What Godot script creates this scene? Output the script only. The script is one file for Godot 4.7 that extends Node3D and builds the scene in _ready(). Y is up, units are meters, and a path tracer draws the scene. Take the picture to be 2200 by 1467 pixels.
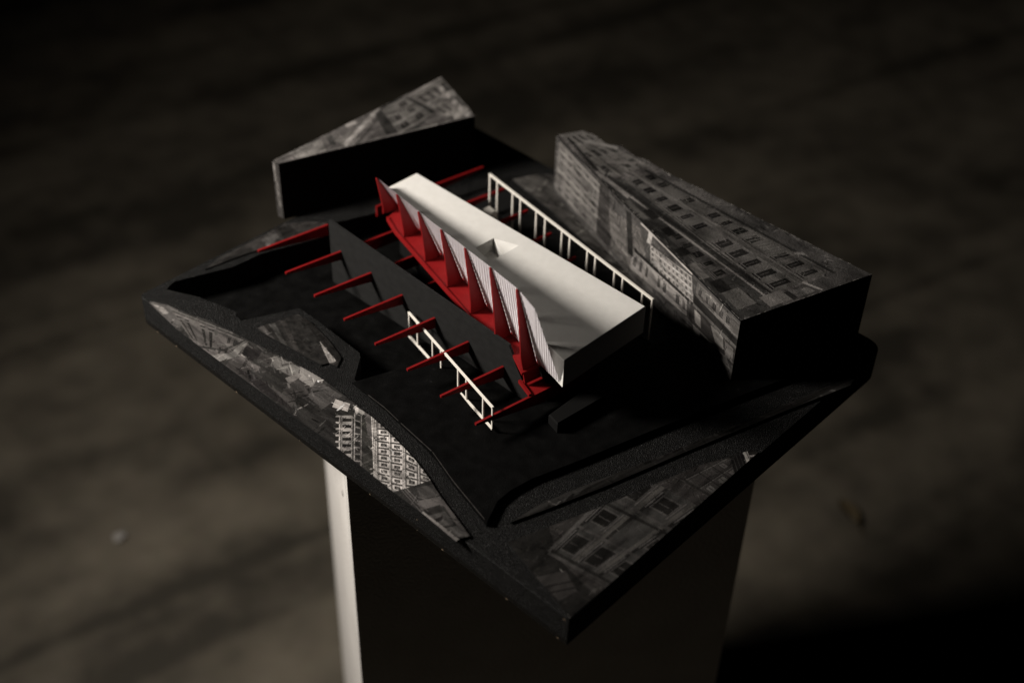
extends Node3D
# A dark architectural site model on a white plinth, lit by one low lamp from the left.
# World: y up, metres, floor at y = 0. The model's own height zero is the top of its baseboard, TOP above the floor.

const TOP := 0.83          # top of the baseboard above the floor
const PIT := -0.024        # sunken site level below the baseboard's top
const BEAM := 0.020        # top of the red cross beams
const DECK := 0.038        # top of the red deck
const ROOF := 0.0636       # top of the white roof volume

var M := {}
var names := {}

# ------------------------------------------------------------------ naming and placing
func numbered(called: String) -> String:
	if not names.has(called):
		names[called] = 0
		return called
	names[called] += 1
	return "%s_%03d" % [called, names[called]]

func thing(called: String, label: String, category: String, at := Vector3.ZERO, group := "") -> Node3D:
	var o := Node3D.new()
	o.name = numbered(called)
	add_child(o)
	o.position = at
	o.set_meta("label", label)
	o.set_meta("category", category)
	if group:
		o.set_meta("group", group)
	return o

func part(called: String, st: SurfaceTool, m: Material, parent: Node3D, label := "") -> MeshInstance3D:
	var o := MeshInstance3D.new()
	o.name = called
	o.mesh = st.commit()
	o.material_override = m
	o.cast_shadow = GeometryInstance3D.SHADOW_CASTING_SETTING_ON
	if label:
		o.set_meta("label", label)
	parent.add_child(o, true)
	return o

# ------------------------------------------------------------------ mesh helpers
func begin() -> SurfaceTool:
	var st := SurfaceTool.new()
	st.begin(Mesh.PRIMITIVE_TRIANGLES)
	return st

func tri(st: SurfaceTool, a: Vector3, b: Vector3, c: Vector3, n: Vector3, fr := []) -> void:
	if (b - a).cross(c - a).dot(n) > 0.0:
		var k := b
		b = c
		c = k
	for p: Vector3 in [a, b, c]:
		var uv := Vector2(p.x, p.z) * 10.0
		if fr.size():
			var q := Vector2(p.x, p.z) - (fr[0] as Vector2)
			var e: Vector2 = fr[1]
			uv = Vector2(q.dot(e) / fr[2].x, q.dot(Vector2(-e.y, e.x)) / fr[2].y)
		st.set_normal(n)
		st.set_uv(uv)
		st.add_vertex(p)

func quad(st: SurfaceTool, a: Vector3, b: Vector3, c: Vector3, d: Vector3, towards: Vector3) -> void:
	var n := (b - a).cross(c - a).normalized()
	if n.length() < 0.5:
		n = (c - a).cross(d - a).normalized()
	if n.dot(towards) < 0.0:
		n = -n
	tri(st, a, b, c, n)
	tri(st, a, c, d, n)

# a flat outline of points pushed along ext
func extrude(st: SurfaceTool, pts: Array, ext: Vector3) -> void:
	var n := Vector3.ZERO
	for i in pts.size():
		n += (pts[i] as Vector3).cross(pts[(i + 1) % pts.size()])
	n = n.normalized()
	var e1 := (pts[1] - pts[0] as Vector3).normalized()
	var e2 := n.cross(e1)
	var flat := PackedVector2Array()
	var mid := Vector3.ZERO
	for p: Vector3 in pts:
		flat.append(Vector2(p.dot(e1), p.dot(e2)))
		mid += p / pts.size()
	var ids := Geometry2D.triangulate_polygon(flat)
	var up := n if n.dot(ext) > 0.0 else -n
	for i in range(0, ids.size(), 3):
		tri(st, pts[ids[i]] + ext, pts[ids[i + 1]] + ext, pts[ids[i + 2]] + ext, up)
		tri(st, pts[ids[i]], pts[ids[i + 1]], pts[ids[i + 2]], -up)
	var turn := 1.0 if n.dot(ext) > 0.0 else -1.0
	for i in pts.size():
		var a: Vector3 = pts[i]
		var b: Vector3 = pts[(i + 1) % pts.size()]
		var side := (b - a).cross(ext).normalized() * turn
		if side.length() > 0.5:
			tri(st, a, b, b + ext, side)
			tri(st, a, b + ext, a + ext, side)

func area(pts: Array) -> float:
	var s := 0.0
	for i in pts.size():
		s += (pts[i] as Vector2).cross(pts[(i + 1) % pts.size()])
	return s

# outline moved inwards by d
func inset(pts: Array, d: float) -> Array:
	var out := []
	var s := signf(area(pts))
	var n := pts.size()
	for i in n:
		var p: Vector2 = pts[i]
		var u := (p - (pts[(i + n - 1) % n] as Vector2)).normalized()
		var v := ((pts[(i + 1) % n] as Vector2) - p).normalized()
		var nu := Vector2(-u.y, u.x) * s
		var nv := Vector2(-v.y, v.x) * s
		var m := (nu + nv).normalized()
		out.append(p + m * d / maxf(0.35, m.dot(nu)))
	return out

func at_height(pts: Array, y: float) -> Array:
	var out := []
	for p: Vector2 in pts:
		out.append(Vector3(p.x, y, p.y))
	return out

# an upright block over an outline in plan, its upper edge chamfered; top can be left open
func block(st: SurfaceTool, pts: Array, y0: float, y1: float, bevel := 0.0, lid := true, fr := []) -> void:
	var s := signf(area(pts))
	var n := pts.size()
	var top := inset(pts, bevel) if bevel > 0.0 else pts
	for i in n:
		var a: Vector2 = pts[i]
		var b: Vector2 = pts[(i + 1) % n]
		var e := (b - a).normalized()
		var out := Vector3(e.y, 0, -e.x) * s
		quad(st, Vector3(a.x, y0, a.y), Vector3(b.x, y0, b.y), Vector3(b.x, y1 - bevel, b.y), Vector3(a.x, y1 - bevel, a.y), out)
		if bevel > 0.0:
			var c: Vector2 = top[(i + 1) % n]
			var d: Vector2 = top[i]
			quad(st, Vector3(a.x, y1 - bevel, a.y), Vector3(b.x, y1 - bevel, b.y), Vector3(c.x, y1, c.y), Vector3(d.x, y1, d.y), out + Vector3.UP)
	var ids := Geometry2D.triangulate_polygon(PackedVector2Array(top))
	var under := Geometry2D.triangulate_polygon(PackedVector2Array(pts))
	if lid:
		for i in range(0, ids.size(), 3):
			tri(st, Vector3(top[ids[i]].x, y1, top[ids[i]].y), Vector3(top[ids[i + 1]].x, y1, top[ids[i + 1]].y), Vector3(top[ids[i + 2]].x, y1, top[ids[i + 2]].y), Vector3.UP, fr)
	for i in range(0, under.size(), 3):
		tri(st, Vector3(pts[under[i]].x, y0, pts[under[i]].y), Vector3(pts[under[i + 1]].x, y0, pts[under[i + 1]].y), Vector3(pts[under[i + 2]].x, y0, pts[under[i + 2]].y), Vector3.DOWN)

# a flat sheet over an outline in plan, with an optional hole
func sheet(st: SurfaceTool, pts: Array, y: float, fr := [], hole := []) -> void:
	var ring := pts.duplicate()
	if hole.size():
		var h := hole.duplicate()
		if signf(area(h)) == signf(area(ring)):
			h.reverse()
		var best := [0, 0, 1e9]
		for i in ring.size():
			for j in h.size():
				var d: float = (ring[i] as Vector2).distance_to(h[j])
				if d < best[2]:
					best = [i, j, d]
		var from: Vector2 = ring[best[0]]
		var u := ((h[best[1]] as Vector2) - from).normalized() * 0.00003
		for turn: float in [1.0, -1.0]:
			var e := Vector2(-u.y, u.x) * turn
			var cut: Array = ring.slice(0, best[0] + 1)
			for k in h.size():
				cut.append(h[(best[1] + k) % h.size()])
			cut.append((h[best[1]] as Vector2) + e)
			cut.append(from + e)
			cut += ring.slice(best[0] + 1)
			if Geometry2D.triangulate_polygon(PackedVector2Array(cut)).size():
				ring = cut
				break
	var ids := Geometry2D.triangulate_polygon(PackedVector2Array(ring))
	if ids.is_empty():
		print("sheet failed")
	for i in range(0, ids.size(), 3):
		tri(st, Vector3(ring[ids[i]].x, y, ring[ids[i]].y), Vector3(ring[ids[i + 1]].x, y, ring[ids[i + 1]].y), Vector3(ring[ids[i + 2]].x, y, ring[ids[i + 2]].y), Vector3.UP, fr)

# a bar of rectangular section from a to b
func bar(st: SurfaceTool, a: Vector3, b: Vector3, w: float, h: float) -> void:
	var t := (b - a).normalized()
	var side := t.cross(Vector3.UP).normalized() if absf(t.y) < 0.9 else Vector3(0.69, 0, 0.72)
	var up := side.cross(t).normalized()
	side = side * w / 2.0
	up = up * h / 2.0
	extrude(st, [a - side - up, a + side - up, a + side + up, a - side + up], b - a)

# ------------------------------------------------------------------ prints (flat photo collages on the cards and blocks)
var ink := 1.0

func tone(v: float) -> Color:
	v = minf(v * ink, 0.6)
	return Color(v * 1.05, v * 0.99, v * 0.95).linear_to_srgb()

func fill(im: Image, pts: Array, c: Color) -> void:
	var lo := 1e9
	var hi := -1e9
	for p: Vector2 in pts:
		lo = minf(lo, p.y)
		hi = maxf(hi, p.y)
	for y in range(maxi(0, int(lo)), mini(im.get_height() - 1, int(hi)) + 1):
		var yc := y + 0.5
		var cuts: Array[float] = []
		for i in pts.size():
			var a: Vector2 = pts[i]
			var b: Vector2 = pts[(i + 1) % pts.size()]
			if (a.y <= yc) != (b.y <= yc):
				cuts.append(a.x + (yc - a.y) / (b.y - a.y) * (b.x - a.x))
		cuts.sort()
		for k in range(0, cuts.size() - 1, 2):
			var x0 := roundi(cuts[k])
			var x1 := roundi(cuts[k + 1])
			if x1 > x0:
				im.fill_rect(Rect2i(x0, y, x1 - x0, 1), c)

func paint_polygons(im: Image, sc: float, list: Array) -> void:
	for op: Array in list:
		var pts := []
		for k in range(1, op.size(), 2):
			pts.append(Vector2(op[k], op[k + 1]) * sc)
		fill(im, pts, tone(op[0]))

func paint_facade(im: Image, sc: float, f: Array) -> void:
	var q := []
	for k in 4:
		q.append(Vector2(f[0][2 * k], f[0][2 * k + 1]) * sc)
	var on := func(u: float, v: float) -> Vector2:
		return (q[0] as Vector2).lerp(q[1], u).lerp((q[3] as Vector2).lerp(q[2], u), v)
	var cell := func(u0: float, v0: float, u1: float, v1: float) -> Array:
		return [on.call(u0, v0), on.call(u1, v0), on.call(u1, v1), on.call(u0, v1)]
	var rng := RandomNumberGenerator.new()
	rng.seed = f[6]
	var nx: int = f[1]
	var ny: int = f[2]
	fill(im, cell.call(0.0, 0.0, 1.0, 1.0), tone(f[3]))
	for i in nx * 2:      # patches of different tone in the wall
		var u := rng.randf() * 0.9
		var v := rng.randf() * 0.9
		fill(im, cell.call(u, v, u + rng.randf_range(0.02, 0.1), v + rng.randf_range(0.05, 0.2)), tone(f[3] * rng.randf_range(0.75, 1.25)))
	for j in ny + 1:
		var v := float(j) / ny
		fill(im, cell.call(0.0, v - 0.025, 1.0, v + 0.02), tone(f[5] * rng.randf_range(0.9, 1.2)))
		fill(im, cell.call(0.0, v + 0.025, 1.0, v + 0.06), tone(f[4] * 1.5))
	for i in nx:
		var u := float(i) / nx + rng.randf_range(-0.06, 0.06) / nx
		var du := 1.0 / nx
		fill(im, cell.call(u - du * 0.05, 0.0, u + du * 0.03, 1.0), tone(f[5] * 0.85))
		for j in ny:
			var v := float(j) / ny
			var dv := 1.0 / ny
			var w := rng.randf_range(0.16, 0.29)
			if rng.randf() < 0.12:
				continue
			fill(im, cell.call(u + du * (w - 0.06), v + dv * 0.10, u + du * (1.06 - w), v + dv * 0.15), tone(f[5] * 1.3))
			fill(im, cell.call(u + du * (w - 0.04), v + dv * 0.15, u + du * (1.04 - w), v + dv * 0.20), tone(f[4] * 0.8))
			fill(im, cell.call(u + du * (w - 0.08), v + dv * 0.84, u + du * (1.08 - w), v + dv * 0.88), tone(f[5] * 1.35))
			fill(im, cell.call(u + du * w, v + dv * 0.2, u + du * (1.0 - w), v + dv * 0.82), tone(f[5]))
			fill(im, cell.call(u + du * (w + 0.05), v + dv * 0.25, u + du * (0.95 - w), v + dv * 0.78), tone(f[4] * rng.randf_range(0.7, 1.5)))
			fill(im, cell.call(u + du * 0.47, v + dv * 0.3, u + du * 0.51, v + dv * rng.randf_range(0.5, 0.78)), tone(f[5] * 0.7))

# a window pattern repeated over a four-cornered patch
func paint_grid(im: Image, sc: float, f: Array) -> void:
	var q := []
	for k in 4:
		q.append(Vector2(f[0][2 * k], f[0][2 * k + 1]) * sc)
	var on := func(u: float, v: float) -> Vector2:
		return (q[0] as Vector2).lerp(q[1], u).lerp((q[3] as Vector2).lerp(q[2], u), v)
	var rng := RandomNumberGenerator.new()
	rng.seed = 8 + int(f[1]) * 7
	for j in f[2]:
		for i in f[1]:
			for c: Array in f[3]:
				var s := rng.randf_range(0.75, 1.2)
				var x0: float = (i + c[1]) / float(f[1])
				var x1: float = (i + c[3]) / float(f[1])
				var y0: float = (j + c[2]) / float(f[2])
				var y1: float = (j + c[4]) / float(f[2])
				fill(im, [on.call(x0, y0), on.call(x1, y0), on.call(x1, y1), on.call(x0, y1)], tone(c[0] * s))

# the fine tangle of lines, ledges and stains that fills such a collage
func clutter(im: Image, per: float, seed_: int, low: float, high: float, thick: float) -> void:
	var w := im.get_width()
	var h := im.get_height()
	var rng := RandomNumberGenerator.new()
	rng.seed = seed_
	for n in int(w * h / per):
		var p := Vector2(rng.randf() * w, rng.randf() * h)
		var region := int(p.x / 170.0) * 7 + int(p.y / 150.0) * 13
		var a := (region % 5) * 0.22 - 0.4 + (PI / 2.0 if rng.randf() < 0.4 else 0.0)
		var along := Vector2(cos(a), sin(a)) * rng.randf_range(2.0, 14.0)
		var wide := along.orthogonal().normalized() * rng.randf_range(0.5, thick)
		var c := im.get_pixelv(Vector2i(p).clamp(Vector2i.ZERO, Vector2i(w - 1, h - 1))).srgb_to_linear()
		var f := rng.randf_range(low, 0.9) if rng.randf() < 0.55 else rng.randf_range(1.1, high)
		c = Color(minf(c.r * f, 0.5), minf(c.g * f, 0.5), minf(c.b * f, 0.5)).linear_to_srgb()
		fill(im, [p - along - wide, p + along - wide, p + along + wide, p - along + wide], c)

func print_image(fr: Array, before: Array, facades: Array, after: Array, grids := [], strength := 1.0) -> StandardMaterial3D:
	var w: int = fr[3]
	var h := int(w * fr[2].y / fr[2].x)
	ink = strength
	var im := Image.create_empty(w, h, false, Image.FORMAT_RGB8)
	im.fill(tone(0.02))
	var sc: float = w / (fr[2].x * 1000.0)
	paint_polygons(im, sc, before)
	clutter(im, 260.0, int(fr[2].x * 1e5), 0.3, 2.4, 2.4)
	for f: Array in facades:
		paint_facade(im, sc, f)
	for f: Array in grids:
		paint_grid(im, sc, f)
	paint_polygons(im, sc, after)
	clutter(im, 200.0, int(fr[2].y * 1e5), 0.5, 1.7, 0.9)
	var m := StandardMaterial3D.new()
	m.albedo_texture = ImageTexture.create_from_image(im)
	m.roughness = 0.7
	m.metallic_specular = 0.15
	m.detail_enabled = true
	m.detail_albedo = M.blotch
	m.detail_blend_mode = BaseMaterial3D.BLEND_MODE_MUL
	m.detail_uv_layer = BaseMaterial3D.DETAIL_UV_1
	m.normal_enabled = true
	m.normal_texture = M.paper_relief
	m.normal_scale = 0.25
	return m

# ------------------------------------------------------------------ materials
func noise(kind: int, freq: float, octaves: int, seed_: int, size: int, ramp: Array = [], relief := 0.0) -> NoiseTexture2D:
	var n := FastNoiseLite.new()
	n.noise_type = kind as FastNoiseLite.NoiseType
	n.frequency = freq
	n.fractal_octaves = octaves
	n.seed = seed_
	var t := NoiseTexture2D.new()
	t.width = size
	t.height = size
	t.seamless = true
	t.noise = n
	if relief > 0.0:
		t.as_normal_map = true
		t.bump_strength = relief
	if ramp.size():
		var g := Gradient.new()
		var offs := PackedFloat32Array()
		var cols := PackedColorArray()
		for k in ramp:
			offs.append(k[0])
			cols.append((k[1] as Color).linear_to_srgb())
		g.offsets = offs
		g.colors = cols
		t.color_ramp = g
	return t

func plain(c: Color, rough: float, spec := 0.5) -> StandardMaterial3D:
	var m := StandardMaterial3D.new()
	m.albedo_color = c.linear_to_srgb()
	m.roughness = rough
	m.metallic_specular = spec
	return m

func textured(t: Texture2D, rough: float, per_metre: float, relief: Texture2D = null, relief_scale := 1.0, spec := 0.5) -> StandardMaterial3D:
	var m := StandardMaterial3D.new()
	m.albedo_texture = t
	m.roughness = rough
	m.metallic_specular = spec
	m.uv1_triplanar = true
	m.uv1_scale = Vector3.ONE * per_metre
	if relief:
		m.normal_enabled = true
		m.normal_texture = relief
		m.normal_scale = relief_scale
	return m

func materials() -> void:
	var grey := func(v: float) -> Color: return Color(v, v, v)
	M.blotch = noise(FastNoiseLite.TYPE_SIMPLEX_SMOOTH, 0.012, 5, 4, 512, [[0.15, Color(0.35, 0.35, 0.35)], [0.5, Color(0.72, 0.72, 0.72)], [0.85, Color(1, 1, 1)]])
	M.paper_relief = noise(FastNoiseLite.TYPE_SIMPLEX, 0.2, 3, 9, 512, [], 3.0)
	M.grit = noise(FastNoiseLite.TYPE_SIMPLEX, 0.16, 3, 5, 512, [], 14.0)
	M.fine = noise(FastNoiseLite.TYPE_SIMPLEX, 0.22, 2, 6, 512, [], 6.0)
	var k := FastNoiseLite.TYPE_SIMPLEX_SMOOTH
	M.road = textured(noise(k, 0.26, 2, 12, 512, [[0.0, grey.call(0.003)], [0.55, grey.call(0.006)], [0.74, grey.call(0.009)], [0.80, grey.call(0.08)], [0.9, grey.call(0.25)]]), 0.55, 10.0, M.grit, 0.6, 0.17)  # pale specks put the glints of the grit into the colour
	M.ground = textured(noise(k, 0.02, 4, 13, 512, [[0.0, grey.call(0.0016)], [0.8, grey.call(0.0036)], [0.9, grey.call(0.006)], [0.95, grey.call(0.02)]]), 0.6, 6.0, M.fine, 0.15, 0.09)
	M.board = textured(noise(k, 0.2, 3, 14, 512, [[0.0, Color(0.004, 0.0037, 0.0033)], [0.8, Color(0.008, 0.0074, 0.0066)], [0.9, Color(0.03, 0.025, 0.02)]]), 0.6, 9.0, M.grit, 0.5, 0.14)
	M.raw_wood = plain(Color(0.13, 0.09, 0.055), 0.8)
	M.card_edge = plain(Color(0.15, 0.14, 0.13), 0.9)
	M.dark_card = plain(Color(0.010, 0.010, 0.010), 0.8, 0.12)
	M.black = plain(Color(0.006, 0.006, 0.006), 0.8, 0.12)
	M.wall = textured(noise(k, 0.03, 4, 15, 512, [[0.0, grey.call(0.011)], [1.0, grey.call(0.017)]]), 0.7, 8.0, M.fine, 0.2, 0.14)
	M.white = textured(noise(k, 0.02, 3, 16, 512, [[0.0, Color(0.61, 0.60, 0.58)], [1.0, Color(0.66, 0.65, 0.63)]]), 0.6, 9.0, M.fine, 0.12, 0.3)
	M.rail_white = plain(Color(0.64, 0.61, 0.56), 0.55, 0.3)
	M.red = textured(noise(k, 0.02, 3, 17, 512, [[0.0, Color(0.13, 0.0052, 0.0058)], [1.0, Color(0.165, 0.0070, 0.0076)]]), 0.5, 8.0, M.fine, 0.05, 0.22)
	var s := StandardMaterial3D.new()
	s.albedo_color = Color(0.93, 0.89, 0.93).linear_to_srgb()
	s.roughness = 0.45
	s.backlight_enabled = true
	s.backlight = Color(0.26, 0.25, 0.245)
	s.transparency = BaseMaterial3D.TRANSPARENCY_ALPHA
	s.albedo_color.a = 0.89
	M.screen = s
	M.plinth = textured(noise(k, 0.012, 4, 18, 512, [[0.0, Color(0.50, 0.48, 0.46)], [1.0, Color(0.60, 0.58, 0.56)]]), 0.55, 2.0, M.fine, 0.1)
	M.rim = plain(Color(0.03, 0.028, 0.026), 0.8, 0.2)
	M.screw = plain(Color(0.20, 0.19, 0.18), 0.5)
	M.paper = plain(Color(0.19, 0.18, 0.17), 0.8)
	M.leaf = plain(Color(0.035, 0.023, 0.006), 0.8)

# ------------------------------------------------------------------ the scene
func _ready() -> void:
	# camera: a 50 mm lens at head height, looking down at the model, wide open
	var cam := Camera3D.new()
	cam.name = "camera"
	var pitch := deg_to_rad(40.83)
	var roll := deg_to_rad(1.77)
	var fwd := Vector3(0, -sin(pitch), -cos(pitch))
	var up := Vector3(0, cos(pitch), -sin(pitch))
	var right := Vector3.RIGHT * cos(roll) + up * sin(roll)
	up = up * cos(roll) - Vector3.RIGHT * sin(roll)
	cam.transform = Transform3D(Basis(right, up, -fwd), Vector3(0, TOP, 0) - fwd * 1.2)
	cam.fov = rad_to_deg(2.0 * atan(12.0 / 50.0))
	var lens := CameraAttributesPhysical.new()
	lens.frustum_focal_length = 50.0
	lens.frustum_focus_distance = 1.125
	lens.exposure_aperture = 2.9
	lens.frustum_near = 0.05
	lens.frustum_far = 60.0
	cam.attributes = lens
	cam.near = 0.05
	cam.far = 60.0
	cam.current = true
	add_child(cam)

	# no daylight reaches this room: black surroundings
	var env := Environment.new()
	env.background_mode = Environment.BG_COLOR
	env.background_color = Color.BLACK
	env.tonemap_mode = Environment.TONE_MAPPER_LINEAR
	env.tonemap_exposure = 1.0
	env.sdfgi_enabled = true
	env.ssao_enabled = true
	env.ssil_enabled = true
	var we := WorldEnvironment.new()
	we.name = "environment"
	we.environment = env
	add_child(we)

	# one lamp, low on the left
	var lamp := SpotLight3D.new()
	lamp.name = "lamp"
	add_child(lamp)
	lamp.look_at_from_position(Vector3(-0.84, TOP + 0.56, 0.05), Vector3(-0.08, TOP - 0.05, -0.24))
	lamp.spot_angle = 70.0
	lamp.spot_angle_attenuation = 1.0
	lamp.spot_range = 12.0
	lamp.light_energy = 2.2
	lamp.light_size = 0.10
	lamp.light_color = Color(1.0, 0.968, 0.925)
	lamp.shadow_enabled = true

	materials()
	build_floor()
	build_plinth()
	build_base()
	build_blocks()
	build_wall()
	build_pavilion()
	build_rails()
	build_litter()

func build_floor() -> void:
	# trodden concrete: long faint streaks one way, blotches, a few darker bands and stains
	var n := 768
	var size := 7.5
	var from := Vector2(-3.2, -4.2)
	var dir := Vector2(cos(deg_to_rad(-32.0)), sin(deg_to_rad(-32.0)))
	var streak := FastNoiseLite.new()
	streak.noise_type = FastNoiseLite.TYPE_SIMPLEX_SMOOTH
	streak.seed = 31
	streak.frequency = 1.0
	streak.fractal_octaves = 3
	var blot := FastNoiseLite.new()
	blot.noise_type = FastNoiseLite.TYPE_SIMPLEX_SMOOTH
	blot.seed = 32
	blot.frequency = 1.6
	blot.fractal_octaves = 4
	var bands := [[Vector2(-0.55, -0.36), 0.8, 0.03, 0.22], [Vector2(0.62, -0.95), 0.25, 0.04, 0.5], [Vector2(0.95, -0.80), 0.22, 0.04, 0.5], [Vector2(-0.3, -1.55), 1.6, 0.12, 0.45], [Vector2(0.85, -0.25), 0.35, 0.05, 0.35], [Vector2(-0.70, -0.62), 0.5, 0.03, 0.25]]
	var im := Image.create_empty(n, n, false, Image.FORMAT_RGB8)
	for j in n:
		for i in n:
			var p := from + Vector2(i + 0.5, j + 0.5) * size / n
			var s := p.dot(dir)
			var c := p.dot(dir.orthogonal())
			var v := 0.5 + 0.30 * streak.get_noise_2d(s * 0.8, c * 4.0) + 0.40 * blot.get_noise_2d(p.x * 1.6, p.y * 1.6) + 0.30 * blot.get_noise_2d(p.x * 7.0 + 40.0, p.y * 7.0)
			for k: Array in bands:
				var q: Vector2 = p - k[0]
				var f: float = exp(-pow(q.dot(dir) / k[1], 2.0) - pow(q.dot(dir.orthogonal()) / k[2], 2.0))
				v -= k[3] * f
			# thin trodden streaks and a joint every so often
			v -= 0.55 * pow(maxf(0.0, streak.get_noise_2d(s * 0.35 + 9.0, c * 7.0)), 1.5)
			v -= 0.30 * exp(-pow((fposmod(c + 0.35 + 0.01 * streak.get_noise_2d(s * 2.0, 3.0), 0.62) - 0.31) / 0.012, 2.0))
			var r := lerpf(0.028, 0.112, clampf(v, 0.0, 1.0))
			im.set_pixel(i, j, Color(r, r * 0.87, r * 0.67).linear_to_srgb())
	M.floor = StandardMaterial3D.new()
	M.floor.albedo_texture = ImageTexture.create_from_image(im)
	M.floor.roughness = 0.75
	M.floor.metallic_specular = 0.3
	M.floor.texture_repeat = true
	var st := begin()
	var half := [Vector3(-11, 0, -12), Vector3(11, 0, -12), Vector3(11, 0, 7), Vector3(-11, 0, 7)]
	var fr := [from, Vector2.RIGHT, Vector2(size, size)]
	tri(st, half[0], half[1], half[2], Vector3.UP, fr)
	tri(st, half[0], half[2], half[3], Vector3.UP, fr)
	var o := part("floor", st, M.floor, self, "dark stained concrete floor of the room, far out of focus")
	o.set_meta("kind", "structure")

func build_plinth() -> void:
	var w := 0.3665
	var d := 0.3018
	var h := TOP - 0.0292
	var t := 0.018
	var o := thing("plinth", "tall white painted plinth that carries the dark site model", "plinth", Vector3(0.0101, 0.0, -0.0907))
	o.rotation.y = deg_to_rad(13.5)
	var box := func(x0: float, x1: float, y0: float, y1: float, z0: float, z1: float) -> SurfaceTool:
		var st := begin()
		block(st, [Vector2(x0, z0), Vector2(x1, z0), Vector2(x1, z1), Vector2(x0, z1)], y0, y1, 0.0008)
		return st
	part("side_panel", box.call(-w / 2, -w / 2 + t, 0.0, h - t - 0.0004, -d / 2, d / 2 - t - 0.0003), M.plinth, o, "brightly lit narrow left side panel")
	part("side_panel", box.call(w / 2 - t, w / 2, 0.0, h - t - 0.0004, -d / 2, d / 2 - t - 0.0003), M.plinth, o)
	part("front_panel", box.call(-w / 2 + 0.0001, w / 2 - 0.0001, 0.0, h - t - 0.0004, d / 2 - t, d / 2), M.plinth, o, "wide front panel in deep shade")
	part("back_panel", box.call(-w / 2 + t + 0.0004, w / 2 - t - 0.0004, 0.0, h - t - 0.0004, -d / 2 + 0.001, -d / 2 + t), M.plinth, o)
	part("top_panel", box.call(-w / 2, w / 2, h - t, h, -d / 2, d / 2), M.plinth, o)
	for p in [Vector2(d / 2 - 0.10, h - 0.062), Vector2(d / 2 - 0.075, h - 0.098), Vector2(d / 2 - 0.055, h - 0.115)]:
		var st := begin()
		var ring := []
		for k in 10:
			var a := TAU * k / 10.0
			ring.append(Vector3(-w / 2 - 0.0006, p.y + sin(a) * 0.003, p.x + cos(a) * 0.003))
		extrude(st, ring, Vector3(0.0004, 0, 0))
		part("screw_head", st, M.screw, o)

func rounded(pts: Array, i: int, r: float, n: int) -> Array:
	# the outline with corner i rounded
	var out := []
	var c := pts.size()
	for k in c:
		if k != i:
			out.append(pts[k])
			continue
		var p: Vector2 = pts[k]
		var a := p + ((pts[(k + c - 1) % c] as Vector2) - p).normalized() * r
		var b := p + ((pts[(k + 1) % c] as Vector2) - p).normalized() * r
		for s in n + 1:
			var t := float(s) / n
			out.append(a.lerp(p, t).lerp(p.lerp(b, t), t))
	return out

func card(called: String, o: Node3D, pts: Array, y0: float, y1: float, edge: Material, printed: Material, fr: Array, label: String) -> void:
	var st := begin()
	block(st, pts, y0, y1)
	var c := part(called, st, edge, o, label)
	st = begin()
	sheet(st, inset(pts, 0.0002), y1 + 0.0001, fr)
	part("photo_print", st, printed, c)

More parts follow.
